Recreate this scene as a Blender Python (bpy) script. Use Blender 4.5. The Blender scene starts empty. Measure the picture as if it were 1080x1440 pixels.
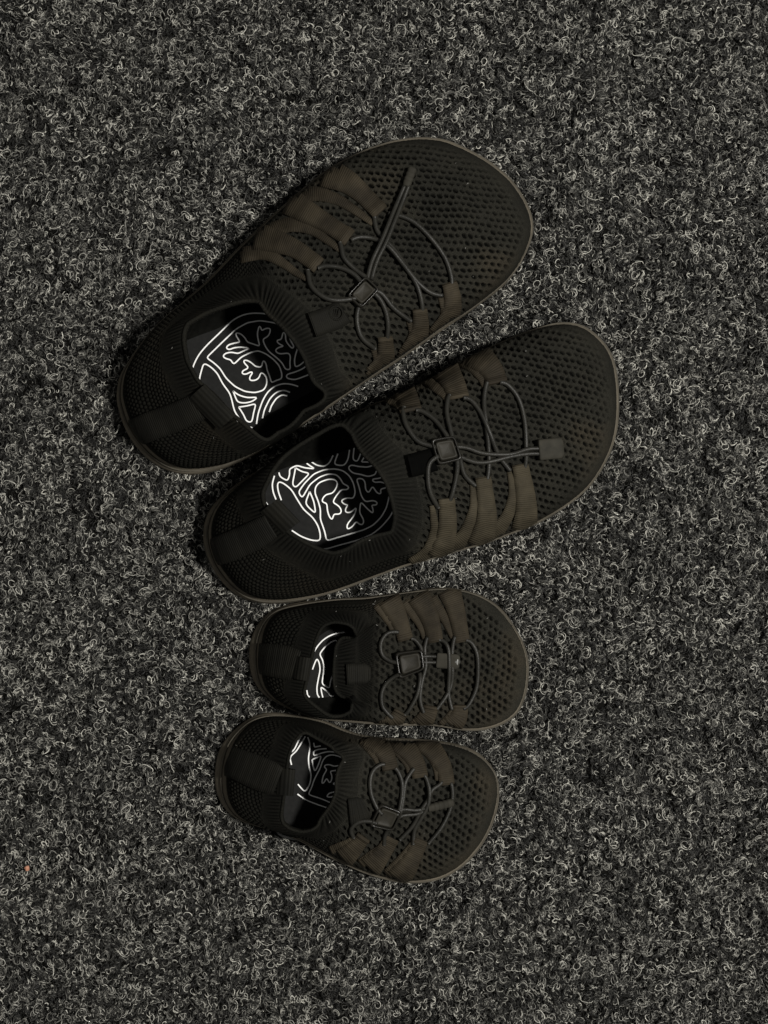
import bpy, math, random
import numpy as np
from mathutils import Vector
from mathutils.bvhtree import BVHTree

rng = np.random.default_rng(7)
random.seed(7)
scene = bpy.context.scene
COL = scene.collection

# ------------------------------------------------------------------ camera, light, exposure
S = 0.000445            # metres on the carpet per photograph pixel
H = 1.0                 # camera height above the carpet backing
cam_d = bpy.data.cameras.new('camera')
cam = bpy.data.objects.new('camera', cam_d); COL.objects.link(cam)
cam.location = (0, 0, H); cam.rotation_euler = (0, 0, 0)
cam_d.sensor_fit = 'VERTICAL'; cam_d.sensor_height = 24.0
cam_d.lens = 24.0 * H / (1440 * S)
cam_d.clip_start = 0.01; cam_d.clip_end = 50
scene.camera = cam

world = bpy.data.worlds.new('World'); scene.world = world; world.use_nodes = True
bg = world.node_tree.nodes['Background']
bg.inputs[0].default_value = (1.0, 0.985, 0.945, 1); bg.inputs[1].default_value = 0.20

LAMP_POS = Vector((1.02, 0.06, 1.92))
ld = bpy.data.lights.new('ceiling_lamp', 'AREA'); ld.shape = 'DISK'; ld.size = 0.24
ld.energy = 64; ld.color = (1.0, 0.975, 0.918)
lamp = bpy.data.objects.new('ceiling_lamp', ld); COL.objects.link(lamp)
lamp.location = LAMP_POS
lamp.rotation_euler = (Vector((0, 0, 0)) - LAMP_POS).to_track_quat('-Z', 'Y').to_euler()

scene.view_settings.view_transform = 'Standard'; scene.view_settings.look = 'None'
scene.view_settings.exposure = 0.0; scene.view_settings.gamma = 1.0
scene.view_settings.use_curve_mapping = False
scene.render.resolution_x = 768; scene.render.resolution_y = 1024
scene.cycles.max_bounces = 4

# ------------------------------------------------------------------ helpers
def P(px, py, z):
    """photo pixel -> point at height z along that pixel's ray"""
    k = S * (H - z) / H
    return np.array([(px - 540) * k, (720 - py) * k, z])
def Pv(p, z):
    p = np.asarray(p, float); z = np.asarray(z, float) * np.ones(len(p))
    k = S * (H - z) / H
    return np.stack([(p[:, 0] - 540) * k, (720 - p[:, 1]) * k, z], 1)
def crop(ox, oy, sc):
    return lambda pts: [(ox + p[0] / sc, oy + p[1] / sc) + tuple(p[2:]) for p in pts]
def resample(pts, n, closed=False):
    p = np.asarray(pts, float)
    if closed: p = np.vstack([p, p[:1]])
    s = np.r_[0, np.cumsum(np.linalg.norm(np.diff(p, axis=0), axis=1))]
    t = np.linspace(0, s[-1], n + 1)[:-1] if closed else np.linspace(0, s[-1], n)
    return np.stack([np.interp(t, s, p[:, k]) for k in range(p.shape[1])], 1)
def gsmooth(a, sig, closed):
    r = max(1, int(sig * 3)); k = np.exp(-0.5 * (np.arange(-r, r + 1) / sig) ** 2); k /= k.sum()
    out = np.empty_like(a)
    for c in range(a.shape[1]):
        x = a[:, c]
        x = np.r_[x[-r:], x, x[:r]] if closed else np.r_[2 * x[0] - x[r:0:-1], x, 2 * x[-1] - x[-2:-r - 2:-1]]
        out[:, c] = np.convolve(x, k, 'valid')
    return out
def spline(pts, n):
    """smooth open curve through the points (Catmull-Rom)"""
    p = np.asarray(pts, float)
    if len(p) == 2: return resample(p, n)
    q = np.vstack([2 * p[0] - p[1], p, 2 * p[-1] - p[-2]])
    out = []
    for i in range(1, len(q) - 2):
        t = np.linspace(0, 1, 14, endpoint=False)[:, None]
        a, b, c, d = q[i - 1], q[i], q[i + 1], q[i + 2]
        out.append(0.5 * (2 * b + (c - a) * t + (2 * a - 5 * b + 4 * c - d) * t ** 2 + (3 * b - a - 3 * c + d) * t ** 3))
    out.append(p[-1:])
    return resample(np.vstack(out), n)
def smoothstep(x, a, b):
    t = np.clip((x - a) / (b - a), 0, 1); return t * t * (3 - 2 * t)
def mesh_grid(V, wrap_u=False, wrap_v=False):
    """V (nu, nv, 3) -> verts, quads"""
    nu, nv = V.shape[:2]
    idx = np.arange(nu * nv).reshape(nu, nv)
    iu = np.arange(nu if wrap_u else nu - 1); iv = np.arange(nv if wrap_v else nv - 1)
    a = idx[np.ix_(iu, iv)]; b = idx[np.ix_((iu + 1) % nu, iv)]
    c = idx[np.ix_((iu + 1) % nu, (iv + 1) % nv)]; d = idx[np.ix_(iu, (iv + 1) % nv)]
    return V.reshape(-1, 3), np.stack([a, b, c, d], -1).reshape(-1, 4)
def make_mesh(name, verts, quads, mat, tris=None, smooth=True, attrs=None, uv=None):
    me = bpy.data.meshes.new(name)
    verts = np.asarray(verts, np.float32); quads = np.asarray(quads, np.int32).reshape(-1, 4)
    tris = np.zeros((0, 3), np.int32) if tris is None else np.asarray(tris, np.int32).reshape(-1, 3)
    me.vertices.add(len(verts)); me.vertices.foreach_set('co', verts.ravel())
    loops = np.r_[quads.ravel(), tris.ravel()]
    me.loops.add(len(loops)); me.loops.foreach_set('vertex_index', loops)
    n = len(quads) + len(tris)
    me.polygons.add(n)
    starts = np.r_[np.arange(len(quads)) * 4, len(quads) * 4 + np.arange(len(tris)) * 3].astype(np.int32)
    me.polygons.foreach_set('loop_start', starts)
    me.polygons.foreach_set('use_smooth', np.full(n, smooth))
    if attrs:
        for k, v in attrs.items():
            a = me.attributes.new(k, 'FLOAT', 'POINT'); a.data.foreach_set('value', np.asarray(v, np.float32))
    if uv is not None:
        l = me.uv_layers.new(name='UVMap'); l.data.foreach_set('uv', np.asarray(uv, np.float32)[loops].ravel())
    me.update(calc_edges=True); me.validate()
    me.materials.append(mat)
    return me
def add_obj(name, me, parent=None, root=None):
    if root is not None and not me.get('moved'):
        off = -np.array(root.location); co = np.empty(len(me.vertices) * 3, np.float32)
        me.vertices.foreach_get('co', co); co = (co.reshape(-1, 3) + off).astype(np.float32)
        me.vertices.foreach_set('co', co.ravel()); me.update(); me['moved'] = 1
    o = bpy.data.objects.new(name, me); COL.objects.link(o)
    if parent is not None: o.parent = parent
    return o
class MB:
    def __init__(s): s.v = []; s.q = []; s.t = []; s.uv = []; s.n = 0
    def add(s, v, q=None, t=None, uv=None):
        v = np.asarray(v).reshape(-1, 3); s.v.append(v)
        if q is not None and len(q): s.q.append(np.asarray(q).reshape(-1, 4) + s.n)
        if t is not None and len(t): s.t.append(np.asarray(t).reshape(-1, 3) + s.n)
        s.uv.append(np.zeros((len(v), 2)) if uv is None else uv)
        s.n += len(v)
    def build(s, name, mat, parent, root, smooth=True):
        v = np.vstack(s.v); q = np.vstack(s.q) if s.q else np.zeros((0, 4), int)
        t = np.vstack(s.t) if s.t else None
        return add_obj(name, make_mesh(name, v, q, mat, t, smooth, uv=np.vstack(s.uv)), parent, root)
def tube(mb, pts, rad, sides=8, flat=1.0):
    p = np.asarray(pts, float); n = len(p)
    rad = np.asarray(rad, float) * np.ones(n)
    T = np.gradient(p, axis=0); T /= np.linalg.norm(T, axis=1)[:, None] + 1e-12
    up = np.array([0, 0, 1.0]); A = np.cross(T, up)
    bad = np.linalg.norm(A, axis=1) < 0.05; A[bad] = np.array([1, 0, 0])
    A /= np.linalg.norm(A, axis=1)[:, None]; B = np.cross(A, T)
    th = np.linspace(0, 2 * np.pi, sides, endpoint=False)
    V = p[:, None] + rad[:, None, None] * (np.cos(th)[None, :, None] * A[:, None] + flat * np.sin(th)[None, :, None] * B[:, None])
    v, q = mesh_grid(V, False, True)
    L = np.r_[0, np.cumsum(np.linalg.norm(np.diff(p, axis=0), axis=1))]
    uv = np.stack([np.repeat(L, sides), np.tile(th, n)], 1)
    k = len(v); v = np.vstack([v, p[0], p[-1]]); uv = np.vstack([uv, [0, 0], [0, 0]])
    t = [(k, (i + 1) % sides, i) for i in range(sides)]
    b = (n - 1) * sides
    t += [(k + 1, b + i, b + (i + 1) % sides) for i in range(sides)]
    mb.add(v, q, t, uv)

# ------------------------------------------------------------------ materials
def new_mat(name):
    m = bpy.data.materials.new(name); m.use_nodes = True
    nt = m.node_tree; b = nt.nodes['Principled BSDF']
    return m, nt, b
def node(nt, t, **kw):
    n = nt.nodes.new(t)
    for k, v in kw.items(): setattr(n, k, v)
    return n
def noise_col(nt, scale, stops, coord='Object', detail=4, rough=0.6):
    tc = node(nt, 'ShaderNodeTexCoord'); nz = node(nt, 'ShaderNodeTexNoise')
    nz.inputs['Scale'].default_value = scale; nz.inputs['Detail'].default_value = detail; nz.inputs['Roughness'].default_value = rough
    nt.links.new(tc.outputs[coord], nz.inputs['Vector'])
    cr = node(nt, 'ShaderNodeValToRGB'); els = cr.color_ramp.elements
    while len(els) < len(stops): els.new(0.5)
    for e, (p, c) in zip(els, stops): e.position = p; e.color = (*c, 1)
    nt.links.new(nz.outputs['Fac'], cr.inputs['Fac'])
    return tc, nz, cr
def add_bump(nt, b, src, strength, dist):
    bp = node(nt, 'ShaderNodeBump'); bp.inputs['Strength'].default_value = strength; bp.inputs['Distance'].default_value = dist
    nt.links.new(src, bp.inputs['Height']); nt.links.new(bp.outputs[0], b.inputs['Normal']); return bp

def mat_knit(name, c0, c1, dust, sheen=0.25):
    m, nt, b = new_mat(name)
    tc, nz, cr = noise_col(nt, 22, [(0.32, c0), (0.55, c1), (0.78, dust)])
    fz = node(nt, 'ShaderNodeTexNoise'); fz.inputs['Scale'].default_value = 2600; fz.inputs['Detail'].default_value = 3
    nt.links.new(tc.outputs['Object'], fz.inputs['Vector'])
    mr = node(nt, 'ShaderNodeMapRange'); mr.inputs[1].default_value = 0.3; mr.inputs[2].default_value = 0.7
    mr.inputs[3].default_value = 0.40; mr.inputs[4].default_value = 1.75
    nt.links.new(fz.outputs['Fac'], mr.inputs[0])
    mul = node(nt, 'ShaderNodeMix', data_type='RGBA', blend_type='MULTIPLY'); mul.inputs['Factor'].default_value = 1
    nt.links.new(cr.outputs['Color'], mul.inputs['A']); nt.links.new(mr.outputs[0], mul.inputs['B'])
    at = node(nt, 'ShaderNodeAttribute', attribute_name='hole')  # knit holes, plus heel and groove shade painted into the colour
    mx = node(nt, 'ShaderNodeMix', data_type='RGBA'); mx.inputs['B'].default_value = (0.0012, 0.0012, 0.001, 1)
    nt.links.new(at.outputs['Fac'], mx.inputs['Factor']); nt.links.new(mul.outputs['Result'], mx.inputs['A'])
    nt.links.new(mx.outputs['Result'], b.inputs['Base Color'])
    b.inputs['Roughness'].default_value = 0.85; b.inputs['Specular IOR Level'].default_value = 0.04
    b.inputs['Sheen Weight'].default_value = 0.0
    add_bump(nt, b, fz.outputs['Fac'], 0.5, 0.0004)
    return m
M_KNIT = mat_knit('knit_mesh', (0.0100, 0.0098, 0.0082), (0.0150, 0.0143, 0.0114), (0.0245, 0.0208, 0.0148))
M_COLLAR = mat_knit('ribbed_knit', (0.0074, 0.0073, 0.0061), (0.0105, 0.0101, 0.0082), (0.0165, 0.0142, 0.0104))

def mat_web(name, c0, c1, rib=0.0012, spec=0.08):
    m, nt, b = new_mat(name)
    tc, nz, cr = noise_col(nt, 60, [(0.3, c0), (0.72, c1)], detail=6)
    uvn = node(nt, 'ShaderNodeSeparateXYZ'); nt.links.new(tc.outputs['UV'], uvn.inputs[0])
    ml = node(nt, 'ShaderNodeMath', operation='MULTIPLY'); ml.inputs[1].default_value = 2 * math.pi / rib
    nt.links.new(uvn.outputs[0], ml.inputs[0])
    sn = node(nt, 'ShaderNodeMath', operation='SINE'); nt.links.new(ml.outputs[0], sn.inputs[0])
    fz = node(nt, 'ShaderNodeTexNoise'); fz.inputs['Scale'].default_value = 1800; nt.links.new(tc.outputs['Object'], fz.inputs['Vector'])
    ad = node(nt, 'ShaderNodeMath', operation='MULTIPLY_ADD'); ad.inputs[1].default_value = 2.0
    nt.links.new(fz.outputs['Fac'], ad.inputs[0]); nt.links.new(sn.outputs[0], ad.inputs[2])
    nt.links.new(cr.outputs['Color'], b.inputs['Base Color'])
    b.inputs['Roughness'].default_value = 0.7; b.inputs['Specular IOR Level'].default_value = spec
    add_bump(nt, b, ad.outputs[0], 0.48, 0.00024)
    return m
M_STRAP = mat_web('strap_webbing', (0.0130, 0.0108, 0.0078), (0.039, 0.0318, 0.0212))
M_STRAP_DUSTY = mat_web('dusty_strap_webbing', (0.021, 0.0178, 0.0122), (0.053, 0.0446, 0.0295))
M_TAB = mat_web('tab_webbing', (0.0055, 0.0054, 0.0045), (0.0100, 0.0094, 0.0072))
M_TABSHADE = mat_web('shaded_tab_webbing', (0.0015, 0.0015, 0.0015), (0.0025, 0.0025, 0.0022), spec=0.01)  # stands for the tab's dark loop opening; shade put into the colour

def mat_plain(name, c0, c1, rough, spec=0.3, scale=60, bump=0.3, bscale=1500):
    m, nt, b = new_mat(name)
    tc, nz, cr = noise_col(nt, scale, [(0.3, c0), (0.7, c1)], detail=6)
    nt.links.new(cr.outputs['Color'], b.inputs['Base Color'])
    b.inputs['Roughness'].default_value = rough; b.inputs['Specular IOR Level'].default_value = spec
    fz = node(nt, 'ShaderNodeTexNoise'); fz.inputs['Scale'].default_value = bscale; fz.inputs['Detail'].default_value = 4
    nt.links.new(tc.outputs['Object'], fz.inputs['Vector'])
    add_bump(nt, b, fz.outputs['Fac'], bump, 0.0003)
    return m
M_SOLE = mat_plain('sole_rubber', (0.062, 0.055, 0.043), (0.115, 0.100, 0.076), 0.7, 0.05, 45)
M_RIM = mat_plain('sole_rim_rubber', (0.045, 0.041, 0.033), (0.085, 0.076, 0.060), 0.7, 0.05, 70)
M_LACE = mat_plain('lace_cord', (0.011, 0.0107, 0.0090), (0.020, 0.0190, 0.0155), 0.42, 0.22, 90, 0.6, 2200)
M_PLASTIC = mat_plain('lock_plastic', (0.009, 0.0085, 0.007), (0.015, 0.0138, 0.011), 0.22, 0.22, 80, 0.1, 900)
M_BUTTON = mat_plain('button_plastic', (0.012, 0.0112, 0.0088), (0.024, 0.0215, 0.0160), 0.5, 0.10, 140, 0.15, 1200)
M_CORDEND = mat_plain('cord_end_plastic', (0.020, 0.0190, 0.0156), (0.034, 0.0316, 0.0252), 0.6, 0.04, 120, 0.3, 1400)
M_PALE = mat_plain('pale_cord_tip', (0.12, 0.12, 0.115), (0.19, 0.19, 0.18), 0.4, 0.3)
M_LINING = mat_plain('lining_fabric', (0.0030, 0.0030, 0.0027), (0.0060, 0.0060, 0.0052), 0.9, 0.02, 300, 0.8, 900)
M_INSOLE = mat_plain('insole_foam', (0.0120, 0.0120, 0.0118), (0.0165, 0.0165, 0.0160), 0.8, 0.05, 400, 0.3, 1800)
M_PRINT = mat_plain('white_print', (0.80, 0.80, 0.79), (0.88, 0.88, 0.87), 0.6, 0.3, 200, 0.1)
M_LINT = mat_plain('lint_fibre', (0.10, 0.10, 0.09), (0.30, 0.29, 0.27), 0.8, 0.1, 300)
M_CRUMB = mat_plain('crumb_crust', (0.34, 0.15, 0.09), (0.48, 0.25, 0.17), 0.6, 0.3, 700, 0.6, 900)

# ------------------------------------------------------------------ shoe tracing data (photo pixels)
OUT1 = [(162,560),(168,527),(184,502),(205,475),(228,450),(255,428),(290,398),(335,350),(381,306),(413,278),(442,253),(474,231),(515,211),(556,198),(593,194),(625,197),(658,211),(690,229),(719,253),(739,282),(749,306),(751,327),(743,351),(731,376),(711,400),(686,420),(658,441),(625,461),(601,479),(568,502),(531,526),(495,551),(450,582),(415,606),(390,622),(355,642),(318,658),(281,667),(254,668),(232,662),(208,647),(187,625),(171,598)]
OUT2 = [(284,751),(288,730),(300,708),(319,690),(340,675),(362,662),(392,645),(423,626),(453,607),(490,586),(518,570),(554,557),(597,537),(644,510),(673,495),(695,485),(724,472),(753,462),(778,454),(800,453),(821,458),(839,471),(856,490),(865,512),(869,541),(870,574),(868,602),(861,631),(847,660),(829,686),(807,705),(782,722),(753,738),(724,750),(688,763),(652,774),(608,787),(572,796),(545,806),(515,817),(484,829),(453,839),(423,845),(398,849),(371,850),(352,847),(331,837),(313,821),(297,800),(287,775)]
OUT3 = [(349,920),(352,900),(360,881),(372,865),(391,853),(407,850),(430,846),(454,843),(482,840),(511,840),(524,838),(560,833),(596,828),(625,826),(649,828),(673,835),(693,846),(709,860),(724,880),(736,901),(743,923),(744,945),(742,966),(737,986),(729,1003),(714,1015),(693,1024),(668,1028),(649,1027),(625,1022),(601,1019),(572,1020),(536,1019),(500,1016),(454,1012),(425,1005),(401,995),(383,987),(368,976),(357,960),(351,940)]
OUT4 = [(301,1085),(306,1060),(315,1041),(330,1025),(350,1010),(369,1003),(388,1002),(426,1006),(460,1014),(484,1026),(508,1033),(544,1038),(575,1039),(604,1040),(633,1044),(657,1051),(679,1063),(695,1080),(702,1097),(703,1116),(699,1140),(691,1164),(679,1186),(664,1205),(648,1220),(628,1232),(609,1238),(585,1241),(561,1240),(537,1234),(513,1227),(491,1217),(467,1206),(445,1194),(428,1184),(409,1175),(386,1167),(354,1160),(332,1154),(318,1141),(307,1124),(302,1105)]
RIM1 = [(255,468),(260,453),(287,438),(321,426),(345,420),(367,421),(376,437),(400,458),(419,481),(431,502),(437,520),(443,536),(462,550),(459,558),(434,575),(410,594),(388,615),(376,623),(364,618),(336,594),(318,579),(300,558),(276,538),(260,508),(255,481)]
RIM2 = [(389,656),(401,644),(423,626),(447,607),(465,600),(484,598),(497,606),(502,620),(514,638),(530,653),(545,675),(554,702),(559,727),(554,751),(530,756),(508,763),(490,775),(468,782),(447,775),(429,766),(404,751),(384,732),(368,710),(366,692),(374,675)]
RIM3 = [(425,973),(430,953),(434,932),(442,900),(448,885),(456,876),(470,874),(491,878),(501,885),(504,895),(497,899),(480,899),(474,910),(472,932),(471,953),(473,970),(479,977),(491,981),(498,989),(496,999),(483,1006),(466,1007),(450,1001),(436,990),(427,981)]
RIM4 = [(394,1139),(396,1126),(398,1109),(401,1084),(404,1062),(411,1043),(422,1032),(431,1031),(447,1040),(467,1052),(482,1060),(486,1069),(478,1082),(475,1096),(475,1113),(469,1130),(460,1143),(451,1155),(450,1162),(439,1168),(422,1172),(407,1168),(396,1160),(393,1150)]
# matching points of sole outline and opening rim: heel, top side rear, top side front, toe, lower side front, lower side rear
LM1 = [((180,614),(303,562)),((190,495),(258,462)),((310,376),(355,421)),((737,278),(408,467)),((505,544),(462,551)),((318,658),(372,622))]
LM2 = [((290,782),(388,735)),((335,678),(374,675)),((500,580),(490,600)),((869,555),(535,663)),((600,790),(557,742)),((400,849),(440,773))]
LM3 = [((349,920),(433,938)),((385,858),(446,889)),((500,840),(500,884)),((744,940),(471,940)),((520,1018),(498,990)),((385,988),(440,995))]
LM4 = [((301,1082),(400,1100)),((350,1010),(407,1050)),((490,1028),(465,1051)),((702,1120),(475,1105)),((440,1192),(452,1152)),((345,1158),(402,1165))]

cA = crop(260, 430, 5.684); cB = crop(360, 620, 5.4); cC = crop(420, 870, 10.29); cD = crop(390, 1020, 9.0)
LOGO1 = [cA(l) for l in [
 [(45,600),(50,555),(65,480),(110,390),(180,310),(280,215),(380,115),(460,72),(540,57),(645,62),(760,95),(880,170),(980,270)],
 [(960,320),(890,225),(795,165),(710,135),(600,118),(500,135),(410,185),(300,290),(172,415),(230,455),(280,500),(330,580),(400,645),(480,685),(560,695),(630,675),(655,630),(655,580),(635,545),(605,530),(595,575),(570,595),(520,600),(512,580),(530,550),(548,530),(525,525),(500,545),(465,550),(450,535),(465,515),(500,505),(512,490),(490,475),(465,445),(470,432),(500,435),(540,460),(560,485),(615,492),(620,445),(632,432),(652,470),(655,510),(680,570),(692,618),(730,595),(775,585),(775,540),(755,480),(710,430),(650,385),(585,358),(520,375),(450,410),(390,470),(378,455),(370,430),(330,425),(300,405),(320,380),(370,370),(410,378),(420,385),(470,360),(520,338),(450,330),(390,335),(350,355),(325,335),(350,310),(410,295),(445,292),(430,270),(408,240),(405,212),(450,225),(485,260),(495,290),(545,305),(600,325),(585,270),(578,220),(595,155),(610,175),(612,205),(640,180),(685,178),(680,220),(660,250),(620,265),(640,320),(670,365),(740,420),(780,460),(805,512),(845,510),(838,460),(845,400),(830,375),(800,382),(750,385),(718,360),(740,335),(795,322),(760,310),(730,285),(740,268),(770,275),(778,240),(785,205),(805,220),(805,280),(835,320),(862,348),(875,325),(850,290),(835,250),(842,220)],
 [(110,690),(112,645),(118,570),(150,455),(210,490),(260,540),(300,620),(360,700),(380,770),(385,800),(400,850),(450,920),(420,920)],
 [(385,682),(430,715),(500,735),(585,730),(540,765),(480,778),(420,772),(385,682)],
 [(430,810),(500,800),(570,780),(550,850),(535,935),(490,925),(475,880),(430,810)],
 [(572,945),(585,860),(620,760),(660,690),(720,640),(790,620),(860,628),(905,645)],
 [(620,900),(635,830),(680,740),(730,690),(790,672),(840,692)],
 [(675,850),(690,800),(730,740),(775,710),(818,720)],
 [(465,955),(540,975)],
 [(910,318),(890,370),(875,430),(880,492),(920,475),(965,435),(935,400),(928,350)],
 [(985,470),(940,505),(880,530),(808,550),(810,580),(880,592),(940,570),(1005,545)]]]
LOGO2 = [cB(l) for l in [
 [(435,815),(480,823),(540,820),(620,795),(725,767),(800,745),(880,710),(950,655),(1020,575),(1060,490),(1075,400)],
 [(40,400),(60,445),(88,485)],
 [(140,265),(122,330),(130,390),(152,445)],
 [(193,450),(170,390),(160,330),(170,303),(215,325),(270,370),(310,440),(360,520),(430,580),(470,640),(488,700),(490,760),(420,755),(340,725),(272,680)],
 [(1010,300),(1016,370),(1010,430),(990,510),(950,580),(890,640),(820,675),(720,705),(600,740),(535,760),(525,700),(505,640),(488,595),(490,520),(470,450),(447,400),(450,350),(480,315),(550,290),(600,292),(622,315),(610,360),(580,400),(530,405),(500,445),(500,468),(540,470),(540,520),(555,575),(580,605),(590,550),(625,560),(650,550),(645,510),(610,480),(580,470),(600,430),(650,365),(690,375),(712,355),(690,335),(660,330),(645,290),(610,255),(550,250),(480,275),(410,330),(350,435),(320,390),(370,320),(440,250),(520,218),(600,212),(660,225),(710,265),(740,320),(755,390),(740,440),(690,430),(640,455),(680,490),(705,480),(680,510),(675,545),(720,545),(765,500),(750,560),(720,600),(690,635),(690,675),(730,655),(765,605),(780,635),(815,640),(820,600),(785,545),(795,460),(840,510),(890,555),(890,510),(870,485),(920,490),(925,465),(890,450),(830,465),(800,420),(780,340),(760,285),(810,285),(830,310),(830,370),(855,400),(885,340),(920,400),(955,405),(940,365),(1000,355),(990,325),(940,308),(900,320),(875,290),(940,285),(975,265)],
 [(408,385),(372,475),(410,515),(455,555),(440,460),(408,385)],
 [(300,205),(290,260),(275,335),(300,358),(345,310),(410,245),(350,235),(300,205)],
 [(175,240),(178,270),(240,305),(258,250),(250,215),(310,185),(370,205),(450,212),(410,190),(385,170)],
 [(420,158),(460,185),(520,195),(560,165),(585,110)],
 [(622,97),(590,180),(670,190),(700,140),(710,68)],
 [(745,50),(735,145),(770,160),(795,95)],
 [(825,118),(800,160),(875,160)],
 [(920,200),(910,255),(850,272),(800,255),(735,245),(697,208),(715,180),(780,195),(850,200),(900,180)]]]
LOGO3 = [cC(l) for l in [
 [(155,625),(200,520),(270,400),(350,310),(440,250),(530,215),(620,200),(740,195)],
 [(640,480),(590,430),(570,380),(545,300),(450,350),(370,420),(298,515),(345,590),(365,680),(360,780),(335,945),(390,975),(445,1015),(460,900),(495,805),(540,760)],
 [(200,735),(230,650),(265,570),(300,640),(312,740),(285,870),(262,1000),(270,1110),(300,1140)],
 [(350,1140),(330,1060),(320,985),(370,1020),(420,1060),(465,1120),(510,1125)],
 [(118,1035),(130,1110),(160,1135)]]]
LOGO4 = [cD(l) for l in [
 [(315,115),(265,200),(215,310),(155,355)],
 [(355,140),(300,230),(240,330),(155,400),(180,500)],
 [(385,150),(412,220),(412,300),(392,410),(400,520),(430,620),(415,740),(350,850),(260,745)],
 [(255,870),(360,945),(500,1000),(650,1050),(760,1080)],
 [(780,1010),(690,985),(560,930),(385,875),(430,800),(465,690),(500,620),(545,540),(570,450),(620,385),(700,370),(780,390),(850,430)],
 [(440,435),(560,380),(540,440),(510,520),(475,590),(455,530),(440,435)],
 [(735,340),(650,330),(560,350),(455,390),(460,320),(540,300),(625,295)],
 [(460,220),(470,275),(550,260)],
 [(770,510),(720,520),(660,495),(600,500),(590,530),(630,555),(580,640),(560,740),(585,735),(625,665),(660,735),(690,690),(690,630),(665,580),(740,570)],
 [(740,620),(745,680)],
 [(750,715),(705,740),(750,760)],
 [(750,835),(650,860),(620,905),(680,910),(730,885)]]]

c2 = crop(340, 180, 2.4545); c4 = crop(500, 440, 2.769); c6 = crop(500, 810, 4.1538); c8 = crop(460, 1020, 4.1538)
# straps: (wide band points x, y, width), (narrow leg points x, y, width); sole end first, lace loop last
STR1 = [([(290,155,70),(365,188,66),(425,238,62),(478,296,62)], [(172,245,40),(250,228,42),(330,248,38),(400,292,28),(452,332,18)]),
        ([(165,255,64),(240,300,62),(300,335,60),(372,385,62)], [(85,365,36),(165,335,42),(240,352,36),(300,392,26),(342,426,16)]),
        ([(50,375,64),(125,395,64),(195,425,60),(268,480,58)], [(-5,440,36),(75,432,40),(140,466,32),(190,502,24),(226,524,16)]),
        ([(675,715,50),(716,650,54),(726,590,56),(712,535,52)], [(650,722,24),(680,685,24),(696,635,22),(684,580,18)]),
        ([(580,775,50),(604,725,54),(616,680,54),(610,622,50)], [(548,792,24),(572,745,24),(586,705,22),(574,662,18)]),
        ([(458,850,50),(484,810,54),(496,775,56),(490,718,50)], [(440,858,24),(455,830,22),(462,800,20),(452,758,18)])]
LACE1 = [[(505,300,.0012),(530,302),(590,325),(650,380),(700,450),(722,520),(722,545,.0006)],
         [(458,312,.0008),(460,335),(470,365),(510,410,.0022),(570,490),(605,550),(620,610),(620,635,.0006)],
         [(375,392,.0008),(400,380),(450,384),(500,415,.0035),(550,470,.0018),(600,530),(650,570),(690,578,.0010)],
         [(340,400,.0008),(345,420),(352,452),(388,490),(430,525,.0035)],
         [(265,488,.0008),(290,480),(340,485),(385,510,.0025),(410,540,.0035)],
         [(230,495,.0008),(233,515),(242,552),(285,588),(330,598,.002),(395,590,.0035)],
         [(420,590,.0035),(403,615,.002),(395,660),(410,720),(455,758,.0008)],
         [(450,570,.0035),(475,592,.002),(495,632),(502,680),(498,725,.0006)],
         [(440,560,.0035),(480,572,.002),(520,620),(580,664,.0008)]]
CORD1 = [[(430,530,.0035),(445,470,.004),(476,405,.0055),(530,280,.003),(562,205,.003)],
         [(445,530,.0035),(462,470,.004),(494,405,.0055),(545,285,.003),(576,205,.003)]]
BUC1 = [(362,578),(428,508),(478,556),(412,624)]
END1 = ((566,208),(590,143),30,.0046,'ribbed')
STR2 = [([(462,160,80),(505,195,80),(535,232,82),(548,278,84)], [(395,188,26),(450,212,32),(488,255,28),(503,292,18)]),
        ([(345,215,80),(368,250,80),(388,290,84),(400,338,84)], [(275,262,26),(320,298,30),(345,325,24),(356,348,16)]),
        ([(165,285,80),(188,312,80),(205,345,84),(216,390,84)], [(105,320,24),(150,352,26),(175,372,22),(186,394,16)]),
        ([(655,842,64),(664,765,68),(656,680,70),(637,588,64)], [(470,900,52),(535,862,52),(592,785,46),(612,700,34),(598,615,20)]),
        ([(480,905,62),(508,815,66),(508,740,66),(492,638,60)], [(365,925,44),(425,862,46),(456,770,34),(458,715,26),(452,662,18)]),
        ([(322,952,60),(348,885,64),(358,805,68),(350,718,62)], [(225,985,46),(285,930,48),(306,850,34),(304,800,28),(296,748,18)])]
LACE2 = [[(560,272,.0008),(585,276),(630,330),(655,420),(662,520),(662,575),(655,610,.0006)],
         [(512,272,.0008),(505,292),(498,350),(504,430,.002),(515,520),(516,600),(510,650,.0006)],
         [(420,335,.0008),(442,336),(480,382),(518,470,.003),(556,556),(600,614,.0008)],
         [(368,325,.0008),(360,340),(355,392),(370,470,.002),(375,510,.0035)],
         [(235,385,.0008),(256,386),(308,420),(352,480,.002),(360,510,.0035)],
         [(190,375,.0008),(185,392),(197,442),(238,500),(285,520,.002),(320,530,.0035)],
         [(320,560,.0035),(285,585,.002),(280,640),(290,700),(320,755,.0006)],
         [(385,560,.0035),(390,600,.002),(386,650),(372,706),(362,735,.0006)],
         [(395,555,.0035),(403,580,.002),(422,632),(464,672,.0006)]]
CORD2 = [[(370,525,.0035),(425,525,.003),(490,546,.0025),(600,548,.0025),(660,528,.0035),(715,528,.0035)],
         [(370,550,.0035),(412,566,.003),(465,582,.0025),(520,578,.0025),(600,556,.003),(660,546,.0035),(715,546,.0035)]]
BUC2 = [(292,492),(386,476),(418,570),(322,594)]
END2 = ((705,533),(802,524),78,.0050,'flat')
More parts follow.
